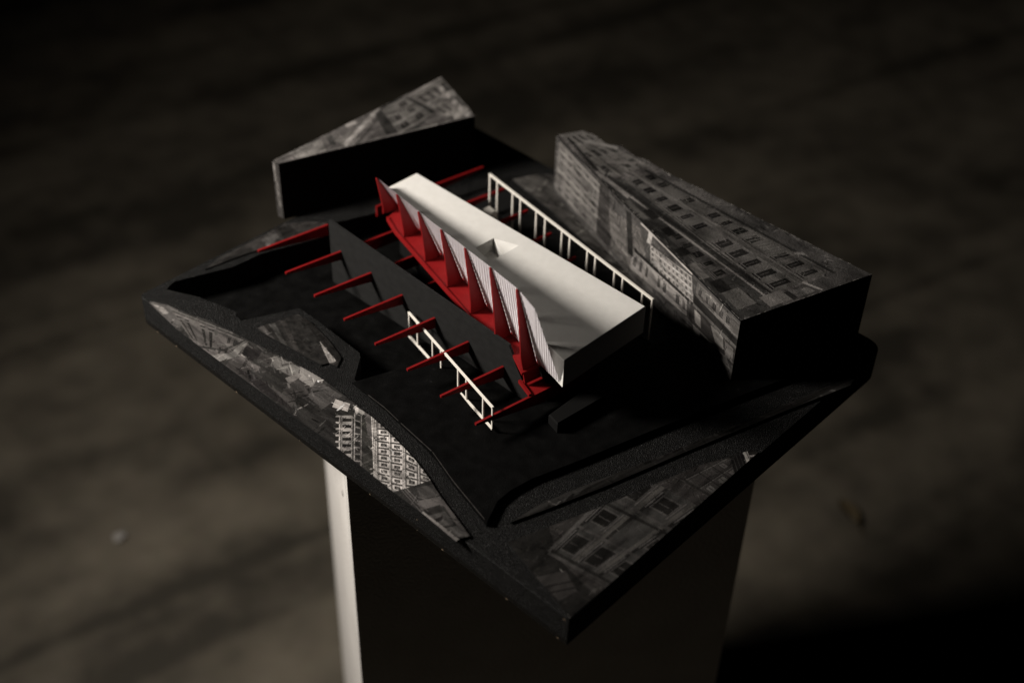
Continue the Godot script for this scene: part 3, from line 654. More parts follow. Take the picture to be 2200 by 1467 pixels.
func build_blocks() -> void:
	# the block at the back left: its roof is printed, the walls are black
	var pts: Array = [Vector2(-0.2156, -0.1631), Vector2(-0.0420, -0.2534), Vector2(-0.0479, -0.2680), Vector2(-0.0779, -0.3245), Vector2(-0.2218, -0.1680)]
	var h := 0.062
	var o := thing("city_block", "wedge shaped black block with a collage printed roof at the back left corner", "model building", Vector3(0, TOP, 0), "collage covered city blocks")
	var st := begin()
	block(st, pts, 0.0003, h, 0.0004)
	part("block_body", st, M.black, o)
	st = begin()
	sheet(st, inset(pts, 0.0004), h + 0.0002, [Vector2(-0.2421, -0.1890), Vector2(0.76604, -0.64279), Vector2(0.2147, 0.0816), 1024])
	part("printed_roof", st, print_image([Vector2(-0.2421, -0.1890), Vector2(0.76604, -0.64279), Vector2(0.2147, 0.0816), 1024], [[0.055, -8.9, 35.3, -0.9, 45.9, 193.0, 88.7, 221.5, -8.3, 6.3, 18.4], [0.1, 19.8, 28.5, 52.7, 24.1, 47.9, 44.7, 22.5, 40.0], [0.025, 61.7, 25.9, 68.1, 25.7, 61.9, 42.7, 58.0, 37.8], [0.075, 64.7, 33.0, 89.1, 31.4, 111.2, 29.8, 68.1, 47.3], [0.16, 67.9, 50.1, 130.3, 16.3, 130.9, 10.3, 68.3, 44.4], [0.03, 76.6, 55.7, 125.0, 25.9, 125.1, 21.5, 76.6, 51.5], [0.02, 120.9, 19.6, 156.3, 3.9, 180.4, 43.0, 140.1, 64.4, 108.8, 56.1]], [[[131.7, 17.2, 161.0, 12.7, 165.1, 52.5, 121.5, 60.6], 2, 3, 0.06, 0.015, 0.08, 31], [[167.2, 11.9, 213.4, 2.5, 200.1, 65.0, 173.3, 63.7], 4, 2, 0.07, 0.02, 0.12, 32], [[28.6, 30.3, 55.5, 26.1, 50.2, 43.5, 26.6, 41.2], 6, 3, 0.1, 0.06, 0.13, 33]], [[0.17, 176.2, 72.2, 193.9, 70.9, 196.7, 64.5, 178.9, 65.8], [0.14, 86.1, 22.9, 97.7, 23.5, 100.2, 17.7, 88.6, 17.2], [0.05, 112.9, 73.7, 181.6, 83.0, 185.3, 76.0, 116.3, 66.8], [0.12, 116.7, 63.9, 156.7, 71.7, 158.2, 68.9, 118.2, 61.1], [0.16, 201.0, 15.4, 202.0, 21.6, 195.7, 27.8, 195.4, 22.1], [0.16, 199.3, 28.3, 200.3, 34.4, 193.7, 40.2, 193.4, 34.6], [0.16, 197.6, 41.0, 198.7, 47.1, 191.7, 52.5, 191.4, 47.0], [0.16, 196.0, 53.6, 197.0, 59.6, 189.8, 64.7, 189.5, 59.2], [0.16, 194.4, 66.0, 195.4, 71.9, 187.9, 76.7, 187.5, 71.3]], [], 1.5), o)
	worn_edges(o, pts, h, 3, 0.28)
	var a: Vector2 = pts[0]
	var b: Vector2 = pts[4]
	printed_wall(o, b, a, h, [[0.022, 0, 0, 12, 0, 12, 70, 0, 70], [0.08, 0, 0, 3, 0, 3, 20, 1, 22], [0.06, 2, 20, 5, 22, 6, 50, 3, 48], [0.02, 4, 5, 6, 5, 6, 18, 4, 18]], [], "grey printed end wall")

	# the long block on the right: roof and the wall facing the pavilion are printed
	pts = [Vector2(0.1801, 0.0446), Vector2(0.2953, -0.0206), Vector2(0.2133, -0.0925), Vector2(0.1685, -0.1327), Vector2(0.1373, -0.1587), Vector2(0.1163, -0.1815), Vector2(0.1072, -0.1856), Vector2(0.0951, -0.2027), Vector2(0.0814, -0.2050), Vector2(0.0719, -0.2187), Vector2(0.0604, -0.2268), Vector2(0.0355, -0.2174)]
	h = 0.067
	o = thing("city_block", "long block with collage printed roof and wall along the right side, its shaded end coloured black", "model building", Vector3(0, TOP, 0), "collage covered city blocks")
	st = begin()
	block(st, pts, 0.0003, h, 0.0004)
	part("block_body", st, M.black, o)  # near end wall left black: its shade is put into the colour
	st = begin()
	sheet(st, inset(pts, 0.0004), h + 0.0002, [Vector2(0.0581, -0.2442), Vector2(0.73135, 0.68200), Vector2(0.3281, 0.1302), 1024])
	part("printed_roof", st, print_image([Vector2(0.0581, -0.2442), Vector2(0.73135, 0.68200), Vector2(0.3281, 0.1302), 1024], [[0.045, -16.0, 31.4, 294.4, 144.5, 344.1, -12.2, -2.4, 10.9], [0.02, 82.1, 61.4, 286.3, 128.2, 299.1, 87.7, 87.9, 44.4], [0.035, 104.4, 24.7, 314.6, 38.4, 326.1, 2.0, 109.6, 9.0]], [[[94.3, 45.1, 281.6, 82.9, 291.3, 51.8, 99.0, 31.0], 12, 1, 0.05, 0.007, 0.066, 21], [[99.0, 31.0, 291.3, 51.8, 299.7, 25.0, 103.0, 19.0], 13, 1, 0.044, 0.006, 0.06, 22], [[3.8, 31.8, 81.6, 52.8, 95.5, 12.0, 13.7, 13.2], 3, 4, 0.06, 0.018, 0.08, 23], [[172.2, 81.9, 239.7, 101.4, 244.9, 84.5, 176.2, 68.7], 5, 1, 0.03, 0.008, 0.045, 24]], [[0.11, 81.2, 56.6, 290.6, 90.9, 290.1, 88.7, 80.3, 54.1], [0.012, 76.2, 52.6, 292.6, 85.4, 291.8, 82.1, 74.8, 48.8], [0.075, 89.4, 32.0, 297.6, 50.8, 297.2, 49.0, 88.7, 30.0], [0.014, 96.9, 21.5, 311.8, 24.2, 310.9, 21.3, 95.4, 18.2], [0.012, 12.3, 33.2, 68.7, 53.8, 67.8, 49.7, 11.3, 28.8], [0.1, 27.2, 26.5, 57.3, 12.6, 54.7, 8.8, 24.5, 22.7], [0.09, 64.7, 37.6, 90.1, 13.5, 87.7, 10.6, 62.2, 34.7], [0.11, 67.9, 55.6, 115.1, 65.3, 114.2, 62.3, 66.9, 52.5], [0.07, 123.1, 18.8, 135.8, 9.3, 135.1, 8.3, 122.4, 17.9], [0.07, 126.9, 18.9, 139.6, 9.1, 138.9, 8.2, 126.2, 17.9], [0.07, 130.7, 19.0, 143.4, 9.0, 142.8, 8.1, 130.0, 18.0], [0.07, 134.6, 19.1, 147.3, 8.9, 146.6, 8.0, 133.9, 18.1], [0.07, 138.4, 19.2, 151.1, 8.8, 150.4, 7.9, 137.7, 18.2], [0.07, 142.1, 19.2, 154.9, 8.7, 154.2, 7.8, 141.4, 18.3], [0.07, 145.9, 19.3, 158.7, 8.6, 158.0, 7.7, 145.2, 18.4], [0.07, 149.7, 19.4, 162.5, 8.5, 161.8, 7.5, 149.0, 18.5], [0.07, 153.4, 19.5, 166.2, 8.4, 165.6, 7.4, 152.7, 18.6], [0.07, 157.2, 19.6, 170.0, 8.3, 169.3, 7.3, 156.5, 18.7], [0.07, 160.9, 19.7, 173.7, 8.1, 173.1, 7.2, 160.2, 18.8], [0.07, 164.6, 19.8, 177.5, 8.0, 176.8, 7.1, 163.9, 18.8], [0.07, 168.3, 19.8, 181.2, 7.9, 180.5, 7.0, 167.6, 18.9], [0.07, 172.0, 19.9, 184.9, 7.8, 184.2, 6.9, 171.3, 19.0], [0.065, 218.9, 38.4, 225.9, 25.0, 225.3, 24.3, 218.3, 37.7], [0.065, 222.9, 38.7, 230.0, 25.2, 229.3, 24.5, 222.3, 38.0], [0.065, 227.0, 39.1, 234.1, 25.3, 233.4, 24.6, 226.3, 38.4], [0.065, 230.9, 39.4, 238.1, 25.5, 237.5, 24.8, 230.3, 38.7], [0.065, 234.9, 39.8, 242.1, 25.6, 241.5, 24.9, 234.3, 39.1], [0.065, 238.9, 40.1, 246.2, 25.8, 245.5, 25.1, 238.2, 39.4], [0.065, 242.8, 40.4, 250.2, 25.9, 249.5, 25.2, 242.2, 39.7], [0.065, 246.8, 40.8, 254.1, 26.1, 253.5, 25.4, 246.1, 40.1], [0.065, 250.7, 41.1, 258.1, 26.2, 257.5, 25.5, 250.0, 40.4], [0.065, 254.6, 41.4, 262.1, 26.4, 261.4, 25.7, 253.9, 40.8], [0.065, 258.5, 41.8, 266.0, 26.5, 265.4, 25.8, 257.8, 41.1], [0.065, 262.3, 42.1, 269.9, 26.7, 269.3, 26.0, 261.7, 41.4], [0.07, 278.3, 93.5, 292.2, 96.8, 298.8, 75.8, 284.6, 73.4], [0.012, 288.5, 74.1, 300.1, 76.1, 301.6, 71.1, 290.0, 69.2], [0.03, 290.2, 64.2, 305.8, 66.5, 326.1, 2.0, 309.5, 2.5], [0.1, 290.1, 69.6, 300.8, 70.0, 300.6, 69.3, 289.9, 68.9], [0.1, 290.8, 68.3, 301.3, 68.6, 301.1, 67.9, 290.5, 67.6], [0.1, 291.5, 67.0, 301.7, 67.3, 301.5, 66.5, 291.2, 66.3], [0.1, 292.1, 65.7, 302.1, 65.9, 301.9, 65.2, 291.9, 65.0], [0.1, 292.8, 64.4, 302.6, 64.5, 302.3, 63.8, 292.6, 63.7], [0.1, 293.5, 63.1, 303.0, 63.1, 302.8, 62.4, 293.3, 62.4], [0.1, 294.2, 61.8, 303.4, 61.8, 303.2, 61.0, 293.9, 61.1], [0.1, 294.9, 60.5, 303.9, 60.4, 303.6, 59.6, 294.6, 59.8], [0.1, 295.6, 59.2, 304.3, 59.0, 304.1, 58.3, 295.3, 58.5], [0.1, 296.2, 57.9, 304.7, 57.6, 304.5, 56.9, 296.0, 57.1], [0.1, 296.9, 56.6, 305.2, 56.2, 304.9, 55.5, 296.7, 55.8], [0.1, 297.6, 55.2, 305.6, 54.9, 305.4, 54.1, 297.4, 54.5], [0.13, 291.8, 52.9, 309.2, 49.6, 308.3, 47.3, 290.8, 50.6], [0.008, 135.4, 69.7, 149.9, 73.8, 152.2, 66.4, 137.6, 62.8], [0.006, 163.7, 79.4, 175.0, 82.7, 177.5, 74.4, 166.2, 71.5], [0.05, 115.8, 70.4, 145.0, 79.6, 146.6, 74.5, 117.2, 65.9], [0.07, 211.0, 101.5, 232.0, 108.2, 234.2, 101.0, 213.0, 94.8], [0.008, 189.8, 93.7, 200.6, 97.1, 203.7, 87.0, 192.7, 84.0], [0.008, 238.1, 106.7, 256.0, 112.2, 259.4, 101.1, 241.3, 96.2], [0.05, 253.5, 111.4, 276.0, 118.4, 281.5, 100.7, 258.6, 94.9], [0.1, 264.4, 25.3, 271.4, 20.9, 269.7, 18.1, 262.7, 22.4]], [], 1.75), o)
	worn_edges(o, pts, h, 4, 0.30)
	var last: Vector2 = pts[pts.size() - 1]
	var len := (pts[0] as Vector2).distance_to(last) * 1000.0
	var ops := [[0.035, 0, 0, len, 0, len, 70, 0, 70], [0.02, len * 0.22, 0, len * 0.32, 0, len * 0.36, 60, len * 0.24, 60], [0.055, len * 0.33, 20, len * 0.5, 8, len * 0.6, 60, len * 0.36, 60]]
	var fac := [
		[[6, 4, len * 0.27, 6, len * 0.27, 58, 2, 58], 5, 7, 0.07, 0.03, 0.085, 41],
		[[len * 0.56, 14, len * 0.77, 4, len * 0.79, 27, len * 0.57, 34], 10, 4, 0.15, 0.04, 0.19, 42],
		[[len * 0.48, 36, len * 0.76, 30, len * 0.77, 46, len * 0.47, 58], 9, 1, 0.13, 0.03, 0.15, 43],
		[[len * 0.80, 4, len * 1.0, 3, len * 1.0, 17, len * 0.80, 18], 6, 1, 0.06, 0.02, 0.09, 44]]
	var more := [[0.012, len * 0.42, 4, len * 0.45, 2, len * 0.48, 44, len * 0.45, 46], [0.20, len * 0.5, 1, len * 0.77, 0, len * 0.77, 2, len * 0.5, 3], [0.22, len * 0.545, 2, len * 0.565, 1, len * 0.56, 14, len * 0.54, 14],
		[0.010, len * 0.48, 33, len * 0.79, 27, len * 0.79, 30, len * 0.48, 37], [0.010, len * 0.79, 18, len, 19, len, 26, len * 0.79, 27], [0.05, len * 0.79, 27, len, 26, len, 29, len * 0.79, 30], [0.018, len * 0.78, 30, len, 30, len, 48, len * 0.78, 48],
		[0.10, len * 0.80, 32, len * 0.83, 32, len * 0.84, 44, len * 0.81, 44], [0.10, len * 0.88, 31, len * 0.94, 30, len * 0.95, 42, len * 0.91, 43], [0.07, len * 0.95, 32, len * 0.99, 31, len * 0.995, 46, len * 0.96, 46], [0.09, len * 0.80, 48, len * 0.97, 46, len * 0.99, 54, len * 0.82, 58],
		[0.012, len * 0.84, 49, len * 0.88, 49, len * 0.88, 54, len * 0.84, 55], [0.012, len * 0.91, 48, len * 0.95, 48, len * 0.95, 53, len * 0.91, 54]]
	printed_wall(o, last, pts[0], h, ops, more, "printed wall with small windows facing the white roof", fac)

# pale scuffs where the print is rubbed off along the upper edges of a block
func worn_edges(o: Node3D, pts: Array, y: float, seed_: int, share: float) -> void:
	var rng := RandomNumberGenerator.new()
	rng.seed = seed_
	var st := begin()
	for i in pts.size():
		var a: Vector2 = pts[i]
		var b: Vector2 = pts[(i + 1) % pts.size()]
		var e := (b - a).normalized()
		var out := Vector2(e.y, -e.x) * signf(area(pts))
		for k in int(a.distance_to(b) / 0.0035):
			if rng.randf() > share:
				continue
			var c := a.lerp(b, rng.randf())
			var l := rng.randf_range(0.0008, 0.005)
			var d := rng.randf_range(0.0002, 0.0006)
			var p := Vector3(c.x - out.x * 0.0004, y + 0.00025, c.y - out.y * 0.0004)
			var q := Vector3(e.x, 0, e.y) * l
			var w := Vector3(-out.x, 0, -out.y) * d
			extrude(st, [p, p + q, p + q * 0.8 + w, p + q * 0.3 + w * 0.7], Vector3(0, 0.00012, 0))
	var r := part("worn_edge", st, M.card_edge, o)
	r.set_meta("kind", "stuff")

func printed_wall(o: Node3D, a: Vector2, b: Vector2, h: float, before: Array, after: Array, label: String, facades := []) -> void:
	var l := a.distance_to(b)
	var m := print_image([Vector2.ZERO, Vector2.RIGHT, Vector2(l, h), 768 if l > 0.1 else 64], before, facades, after, [], 1.9)
	var e := (b - a) / l
	var out := Vector2(e.y, -e.x)
	if out.dot((a + b) / 2.0 - Vector2(-0.9, 0.4)) > 0.0:
		out = -out
	var st := begin()
	var p := [a + out * 0.0003, b + out * 0.0003]
	var c := [Vector3(p[0].x, h - 0.0005, p[0].y), Vector3(p[1].x, h - 0.0005, p[1].y), Vector3(p[1].x, 0.0012, p[1].y), Vector3(p[0].x, 0.0012, p[0].y)]
	var uv := [Vector2(0, 0), Vector2(1, 0), Vector2(1, 1), Vector2(0, 1)]
	var n := Vector3(out.x, 0, out.y)
	for t in [[0, 1, 2], [0, 2, 3]]:
		var ids: Array = t
		if (c[ids[1]] - c[ids[0]] as Vector3).cross(c[ids[2]] - c[ids[0]]).dot(n) > 0.0:
			ids = [t[0], t[2], t[1]]
		for i: int in ids:
			st.set_normal(n)
			st.set_uv(uv[i])
			st.add_vertex(c[i])
	part("printed_wall", st, m, o, label)

func build_wall() -> void:
	var ends: Array = [Vector2(-0.1644, -0.1023), Vector2(-0.0025, 0.0576)]
	var a: Vector2 = ends[0]
	var e := ((ends[1] as Vector2) - a).normalized()
	var o := thing("retaining_wall", "long thin dark grey wall standing between the sunken ground and the red deck", "wall", Vector3(0, TOP, 0))
	var on := func(s: float, y: float) -> Vector3: return Vector3(a.x + e.x * s, y, a.y + e.y * s)
	var st := begin()
	extrude(st, [on.call(0.0, PIT + 0.001), on.call(0.0, 0.046), on.call(0.2276, 0.046), on.call(0.2276 + 0.0085, 0.030), on.call(0.2276 + 0.031, -0.002), on.call(0.2276 + 0.02, -0.006)], Vector3(e.y, 0, -e.x) * 0.0022)
	part("wall_panel", st, M.wall, o)

func build_pavilion() -> void:
	var o := thing("pavilion_model", "white wedge roofed pavilion on a red deck with fins and long red beams", "model building", Vector3(0, TOP, 0))
	var fin0 := Vector2(-0.1183, -0.1246)
	var g := Vector2(0.02096, 0.03401)
	var d := Vector2(cos(deg_to_rad(36.7)), -sin(deg_to_rad(36.7)))
	var d3 := Vector3(d.x, 0, d.y)
	var across := Vector3(-d.y, 0, d.x)        # towards the near end
	var at := func(k: float, s: float, y: float) -> Vector3:
		var p := fin0 + g * k + d * s
		return Vector3(p.x, DECK + y, p.y)

	# white roof volume, a wedge in plan with a sunken skylight
	var q: Array = [Vector2(0.0403, 0.0943), Vector2(0.1064, 0.0255), Vector2(-0.0901, -0.1535), Vector2(-0.1139, -0.1296)]                     # near left, near right, far right, far left
	var low := 0.036
	var hole: Array = [Vector2(-0.0329, -0.0452), Vector2(-0.0181, -0.0596), Vector2(0.0034, -0.0503), Vector2(-0.0202, -0.0266)]                  # left, far, right, near
	var mid: Vector2 = [Vector2(-0.0081, -0.0387)][0]
	var st := begin()
	var c := 0.0006
	var top := inset(q, c)
	sheet(st, top, ROOF, [], hole)
	var foot := [q[0], q[1], q[2], (q[3] as Vector2) + d * 0.013]
	for i in 4:
		var j := (i + 1) % 4
		var a: Vector2 = q[i]
		var b: Vector2 = q[j]
		var ta: Vector2 = top[i]
		var tb: Vector2 = top[j]
		var fa: Vector2 = foot[i]
		var fb: Vector2 = foot[j]
		var out := Vector3((a + b).x / 2.0, 0, (a + b).y / 2.0) - Vector3(-0.02, 0, -0.04)
		quad(st, Vector3(fa.x, low, fa.y), Vector3(fb.x, low, fb.y), Vector3(b.x, ROOF - c, b.y), Vector3(a.x, ROOF - c, a.y), out)
		quad(st, Vector3(a.x, ROOF - c, a.y), Vector3(b.x, ROOF - c, b.y), Vector3(tb.x, ROOF, tb.y), Vector3(ta.x, ROOF, ta.y), out.normalized() + Vector3.UP)
	var under := Geometry2D.triangulate_polygon(PackedVector2Array(foot))
	for i in range(0, under.size(), 3):
		tri(st, Vector3(foot[under[i]].x, low, foot[under[i]].y), Vector3(foot[under[i + 1]].x, low, foot[under[i + 1]].y), Vector3(foot[under[i + 2]].x, low, foot[under[i + 2]].y), Vector3.DOWN)
	var roof := part("white_roof", st, M.white, o)
	# skylight: an upright shaft and, beside it, a sloping scoop
	st = begin()
	var deep := ROOF - 0.013
	var sh := [hole[0], hole[1], mid, hole[3]]
	var well := Vector3(0, 0, 0)
	for i in 4:
		var a: Vector2 = sh[i]
		var b: Vector2 = sh[(i + 1) % 4]
		var ya := ROOF - (0.005 if i == 2 else 0.0)
		var yb := ROOF - (0.005 if i == 1 else 0.0)
		if i == 1:
			ya = ROOF - 0.0002
		if i == 2:
			ya = ROOF - 0.005
			yb = ROOF
		well = Vector3((sh[0].x + sh[2].x) / 2.0 - (a.x + b.x) / 2.0, 0, (sh[0].y + sh[2].y) / 2.0 - (a.y + b.y) / 2.0)
		quad(st, Vector3(a.x, deep, a.y), Vector3(b.x, deep, b.y), Vector3(b.x, yb, b.y), Vector3(a.x, ya, a.y), well)
	quad(st, Vector3(sh[0].x, deep, sh[0].y), Vector3(sh[1].x, deep, sh[1].y), Vector3(sh[2].x, deep, sh[2].y), Vector3(sh[3].x, deep, sh[3].y), Vector3.UP)
	var r: Vector2 = hole[2]
	var slope := (Vector3(r.x, ROOF, r.y) - Vector3(sh[1].x, ROOF - 0.0002, sh[1].y)).cross(Vector3(mid.x, ROOF - 0.005, mid.y) - Vector3(sh[1].x, ROOF - 0.0002, sh[1].y)).normalized()
	tri(st, Vector3(sh[1].x, ROOF - 0.0002, sh[1].y), Vector3(r.x, ROOF, r.y), Vector3(mid.x, ROOF - 0.005, mid.y), slope if slope.y > 0.0 else -slope)
	tri(st, Vector3(r.x, ROOF, r.y), Vector3(mid.x, ROOF, mid.y), Vector3(mid.x, ROOF - 0.005, mid.y), Vector3(-0.7, 0, -0.7).normalized())
	part("skylight", st, M.white, roof, "sunken square skylight with a sloping side")

	# red deck with a raised lip along its outer edge
	var lip: Array = [Vector2(-0.1143, -0.1188), Vector2(-0.1061, -0.1004), Vector2(-0.0264, 0.0290), Vector2(-0.0015, 0.0537)]
	st = begin()
	var inner := []
	inner.append(fin0 + g * 6.06 - d * 0.0005)
	inner.append(fin0 + g * 6.06 + d * 0.021)
	inner.append(fin0 - g * 0.1 + d * 0.021)
	block(st, lip + inner, DECK - 0.0022, DECK)
	var deck := part("deck", st, M.red, o)
	st = begin()
	for i in 2:
		var a: Vector2 = lip[i]
		var b: Vector2 = lip[i + 1]
		bar(st, Vector3(a.x, DECK - 0.0008, a.y), Vector3(b.x, DECK - 0.0008, b.y), 0.0016, 0.0045)
	part("deck_lip", st, M.red, deck)

	# seven upright fins that grow towards the near end
	var tall := [0.0400, 0.0471, 0.0544, 0.0619, 0.0698, 0.0778, 0.0849]
	for k in 7:
		st = begin()
		var hk: float = tall[k]
		var foot_y := -0.016 if k == 6 else 0.0001
		var pts := [at.call(k, 0.0, foot_y), at.call(k, 0.0, hk * 0.16), at.call(k, -0.0022, hk * 0.52), at.call(k, -0.0054 - 0.00015 * k, hk - 0.0012), at.call(k, -0.0050 - 0.00015 * k, hk), at.call(k, -0.0038 - 0.00015 * k, hk - 0.0008), at.call(k, 0.016, 0.0001)]
		if k == 6:
			pts.append(at.call(k, 0.021, -0.016))
			pts[0] = at.call(k, 0.005, foot_y)
		extrude(st, pts, across * -0.0016)
		part("fin", st, M.red, o)

	# ribbed translucent screens leaning on the fins, one per bay, the last one cut off along a slant
	for k in 7:
		var hk: float = tall[k]
		var hn: float = tall[mini(k + 1, 6)]
		var t0: Vector3 = at.call(k + 0.003, -0.0034 - 0.00015 * k, hk - 0.0012)
		var f0: Vector3 = at.call(k + 0.003, 0.0168, 0.0006)
		var t1: Vector3 = at.call(k + 0.965, -0.0034 - 0.00015 * (k + 1), hn - 0.0012)
		var f1: Vector3 = at.call(k + 0.965, 0.0168, 0.0006)
		if k == 6:
			t1 = at.call(6.62, -0.0053, 0.0832)
			f1 = at.call(6.70, 0.0205, -0.0012)
		part("ribbed_screen", ribbed(t0, t1, f1, f0, 15 if k < 6 else 10), M.screen, o)

	# eight tapering cross beams that pass through the wall and under the roof
	var l0 := Vector2(-0.2273, -0.0900)
	var lg := Vector2(0.02863, 0.03000)
	var r0 := Vector2(-0.0335, -0.2326)
	var rg := Vector2(0.02171, 0.03431)
	for k in 8:
		var a := l0 + lg * k
		var b := r0 + rg * k
		st = begin()
		var on := func(t: float, y: float) -> Vector3:
			var p := a.lerp(b, t)
			return Vector3(p.x, BEAM + y, p.y)
		var side := Vector3((b - a).y, 0, -(b - a).x).normalized() * -0.0020
		if k == 0:      # farthest beam cut out between wall and deck, a gap standing in for shade
			var cut: Array = [Vector2(-0.1698, -0.1307), Vector2(-0.1298, -0.1626)]
			var t0: float = (cut[0] - a as Vector2).dot(b - a) / (b - a).length_squared()
			var t1: float = (cut[1] - a as Vector2).dot(b - a) / (b - a).length_squared()
			extrude(st, [on.call(0.0, 0.0), on.call(t0, 0.0), on.call(t0, -0.0115), on.call(0.0, -0.0020)], side)
			part("cross_beam", st, M.red, o)
			st = begin()
			extrude(st, [on.call(t1, 0.0), on.call(1.0, 0.0), on.call(1.0, -0.0022), on.call(0.66, -0.011), on.call(t1, -0.0115)], side)
		elif k == 7:    # the nearest one ends under the roof
			extrude(st, [on.call(0.0, 0.0), on.call(0.62, 0.0), on.call(0.62, -0.011), on.call(0.34, -0.0125), on.call(0.0, -0.0020)], side)
		else:
			extrude(st, [on.call(0.0, 0.0), on.call(1.0, 0.0), on.call(1.0, -0.0022), on.call(0.66, -0.011), on.call(0.34, -0.0125), on.call(0.0, -0.0020)], side)
		part("cross_beam", st, M.red, o)

	# lower red plate and stub by the near end, and the dark base below the roof
	st = begin()
	block(st, [Vector2(0.0077, 0.0727), Vector2(0.0153, 0.0881), Vector2(0.0370, 0.0725), Vector2(0.0306, 0.0539), Vector2(0.0194, 0.0544)], BEAM - 0.002, BEAM - 0.0002)
	part("lower_plate", st, M.red, o)
	var stub: Array = [Vector2(0.0069, 0.0719), Vector2(0.0156, 0.0883)]
	st = begin()
	bar(st, Vector3(stub[0].x, BEAM + 0.0008, stub[0].y), Vector3(stub[1].x, BEAM + 0.0008, stub[1].y), 0.0022, 0.003)
	part("edge_stub", st, M.red, o)
	st = begin()
	block(st, [Vector2(0.0305, 0.1006), Vector2(0.0375, 0.1112), Vector2(0.0760, 0.0777), Vector2(0.0670, 0.0611)], 0.003, 0.0125, 0.001)
	part("dark_core", st, M.black, o)
	st = begin()
	var back := []
	for p in [Vector2(6.2, 0.022), Vector2(6.2, 0.075), Vector2(-0.3, 0.045), Vector2(-0.3, 0.022)]:
		back.append(fin0 + g * p.x + d * p.y)
	block(st, back, PIT + 0.001, 0.0352)
	part("dark_core", st, M.black, o)
	st = begin()
	block(st, [Vector2(-0.0308, -0.1473), Vector2(-0.0242, -0.1534), Vector2(-0.0171, -0.1437), Vector2(-0.0223, -0.1333)], PIT + 0.001, 0.032, 0.002)
	part("white_annex", st, M.rail_white, o, "small rounded white block beside the roof")

# a thin corrugated sheet between the corners a (top), b (top), c (bottom), e (bottom); its ribs run along the diagonal
func ribbed(a: Vector3, b: Vector3, c: Vector3, e: Vector3, n: int) -> SurfaceTool:
	var st := begin()
	var nrm := (b - a).cross(e - a).normalized()
	var on := func(u: float, v: float) -> Vector3: return a.lerp(b, u).lerp(e.lerp(c, u), v)
	var seat := func(j: int, first: bool) -> Vector3:
		var s := j / (2.0 * n)
		var p: Vector3 = on.call(maxf(0.0, s - 1.0), minf(1.0, s)) if first else on.call(minf(1.0, s), maxf(0.0, s - 1.0))
		return p + nrm * (0.00032 * (1.0 if j % 2 else -1.0))
	for j in 4 * n:
		quad(st, seat.call(j, true), seat.call(j + 1, true), seat.call(j + 1, false), seat.call(j, false), -nrm)
	return st

func build_rails() -> void:
	rail("guard_rail", [Vector3(-0.0882, 0.0115, -0.0197), Vector3(-0.0135, 0.0285, 0.1113)], [0.000, 0.107, 0.301, 0.405, 0.611, 0.708, 0.898, 1.000], 0.0275, 0.0236, true, "short white railing standing under the red beams on the left", 0.0016, 0.0012)
	rail("guard_rail", [Vector3(-0.0249, 0.0440, -0.1830), Vector3(0.1152, 0.0440, -0.0079)], [0.000, 0.051, 0.154, 0.206, 0.309, 0.366, 0.471, 0.520, 0.627, 0.675, 0.787, 0.835, 0.946, 1.000], 0.060, 0.052, false, "long white railing with paired posts between white roof and right block", 0.0018, 0.0014)

func rail(called: String, ends: Array, posts: Array, drop0: float, drop1: float, low: bool, label: String, thick: float, post: float) -> void:
	var a: Vector3 = ends[0]
	var b: Vector3 = ends[1]
	var o := thing(called, label, "railing", Vector3(0, TOP, 0), "white model railings")
	var st := begin()
	var t := (b - a).normalized()
	bar(st, a - t * thick / 2.0, b + t * thick / 2.0, thick, thick)
	part("top_rail", st, M.rail_white, o)
	if low:
		st = begin()
		bar(st, a + Vector3(0, -drop0 + thick / 2.0, 0) - t * thick / 2.0, b + Vector3(0, -drop1 + thick / 2.0, 0) + t * thick / 2.0, thick, thick)
		part("bottom_rail", st, M.rail_white, o)
	for s: float in posts:
		var p := a.lerp(b, s)
		var d := lerpf(drop0, drop1, s)
		st = begin()
		bar(st, p + Vector3(0, -thick / 2.0, 0), p + Vector3(0, -d + (thick if low else 0.0), 0), post, post)
		part("post", st, M.rail_white, o)

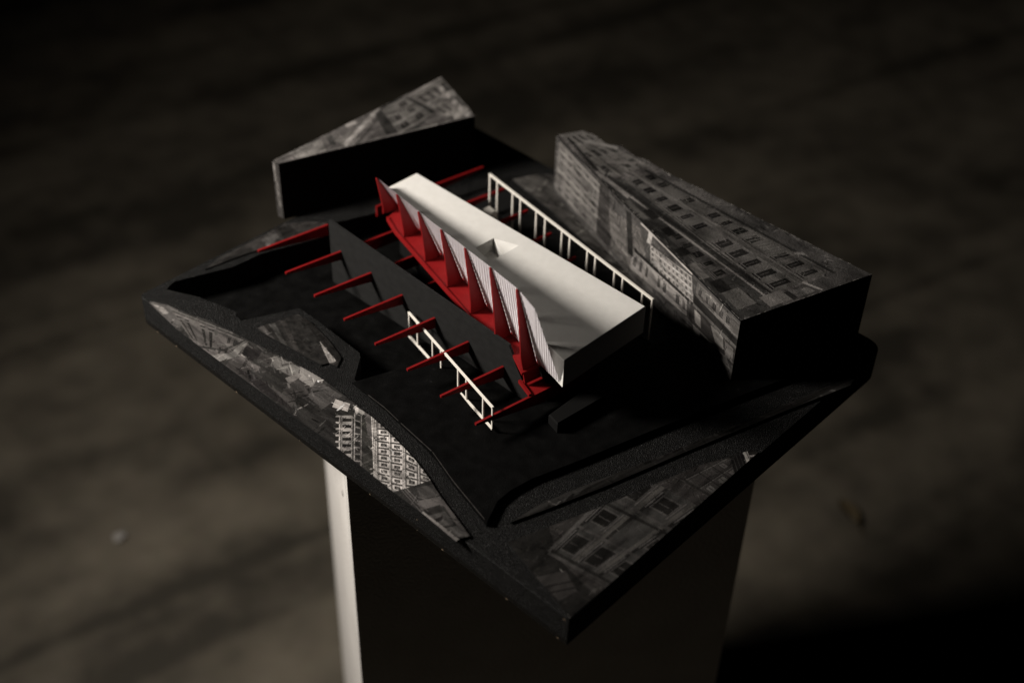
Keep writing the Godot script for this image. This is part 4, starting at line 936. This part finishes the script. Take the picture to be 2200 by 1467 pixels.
func build_litter() -> void:
	var p: Vector2 = [Vector2(-0.5725, -0.4878)][0]
	var o := thing("paper_scrap", "small crumpled white paper scrap on the floor left of the plinth", "litter", Vector3(p.x, 0.0, p.y))
	var st := begin()
	var rng := RandomNumberGenerator.new()
	rng.seed = 5
	var ring := []
	for k in 9:
		var a := TAU * k / 9.0
		ring.append(Vector3(cos(a), 0, sin(a)) * rng.randf_range(0.006, 0.013) + Vector3(0, rng.randf_range(0.001, 0.008), 0))
	for k in 9:
		var n: Vector3 = (ring[k] - Vector3(0, 0.010, 0) as Vector3).cross(ring[(k + 1) % 9] - Vector3(0, 0.010, 0)).normalized()
		tri(st, Vector3(0, 0.010, 0), ring[k], ring[(k + 1) % 9], n if n.y > 0.0 else -n)
		n = (ring[k] as Vector3).cross(ring[(k + 1) % 9]).normalized()
		tri(st, Vector3(0, 0.0005, 0), ring[k], ring[(k + 1) % 9], -n if n.y > 0.0 else n)
	part("crumpled_sheet", st, M.paper, o)
	p = [Vector2(0.5254, -0.5797)][0]
	o = thing("dry_leaf", "single dry brown leaf on the floor right of the plinth", "leaf", Vector3(p.x, 0.0, p.y))
	st = begin()
	for sgn: float in [-1.0, 1.0]:
		for k in 6:
			var t0 := k / 6.0
			var t1 := (k + 1) / 6.0
			var w0 := sin(PI * pow(t0, 0.8)) * 0.013 * sgn
			var w1 := sin(PI * pow(t1, 0.8)) * 0.013 * sgn
			var z0 := lerpf(-0.028, 0.028, t0)
			var z1 := lerpf(-0.028, 0.028, t1)
			quad(st, Vector3(z0 * 0.3, 0.003 + t0 * 0.003, z0), Vector3(z1 * 0.3, 0.003 + t1 * 0.003, z1), Vector3(z1 * 0.3 + w1, 0.006 + t1 * 0.006, z1), Vector3(z0 * 0.3 + w0, 0.006 + t0 * 0.006, z0), Vector3.UP)
	part("leaf_blade", st, M.leaf, o)
	st = begin()
	bar(st, Vector3(0.0084, 0.005, 0.028), Vector3(0.016, 0.002, 0.045), 0.0012, 0.0012)
	part("stalk", st, M.leaf, o)
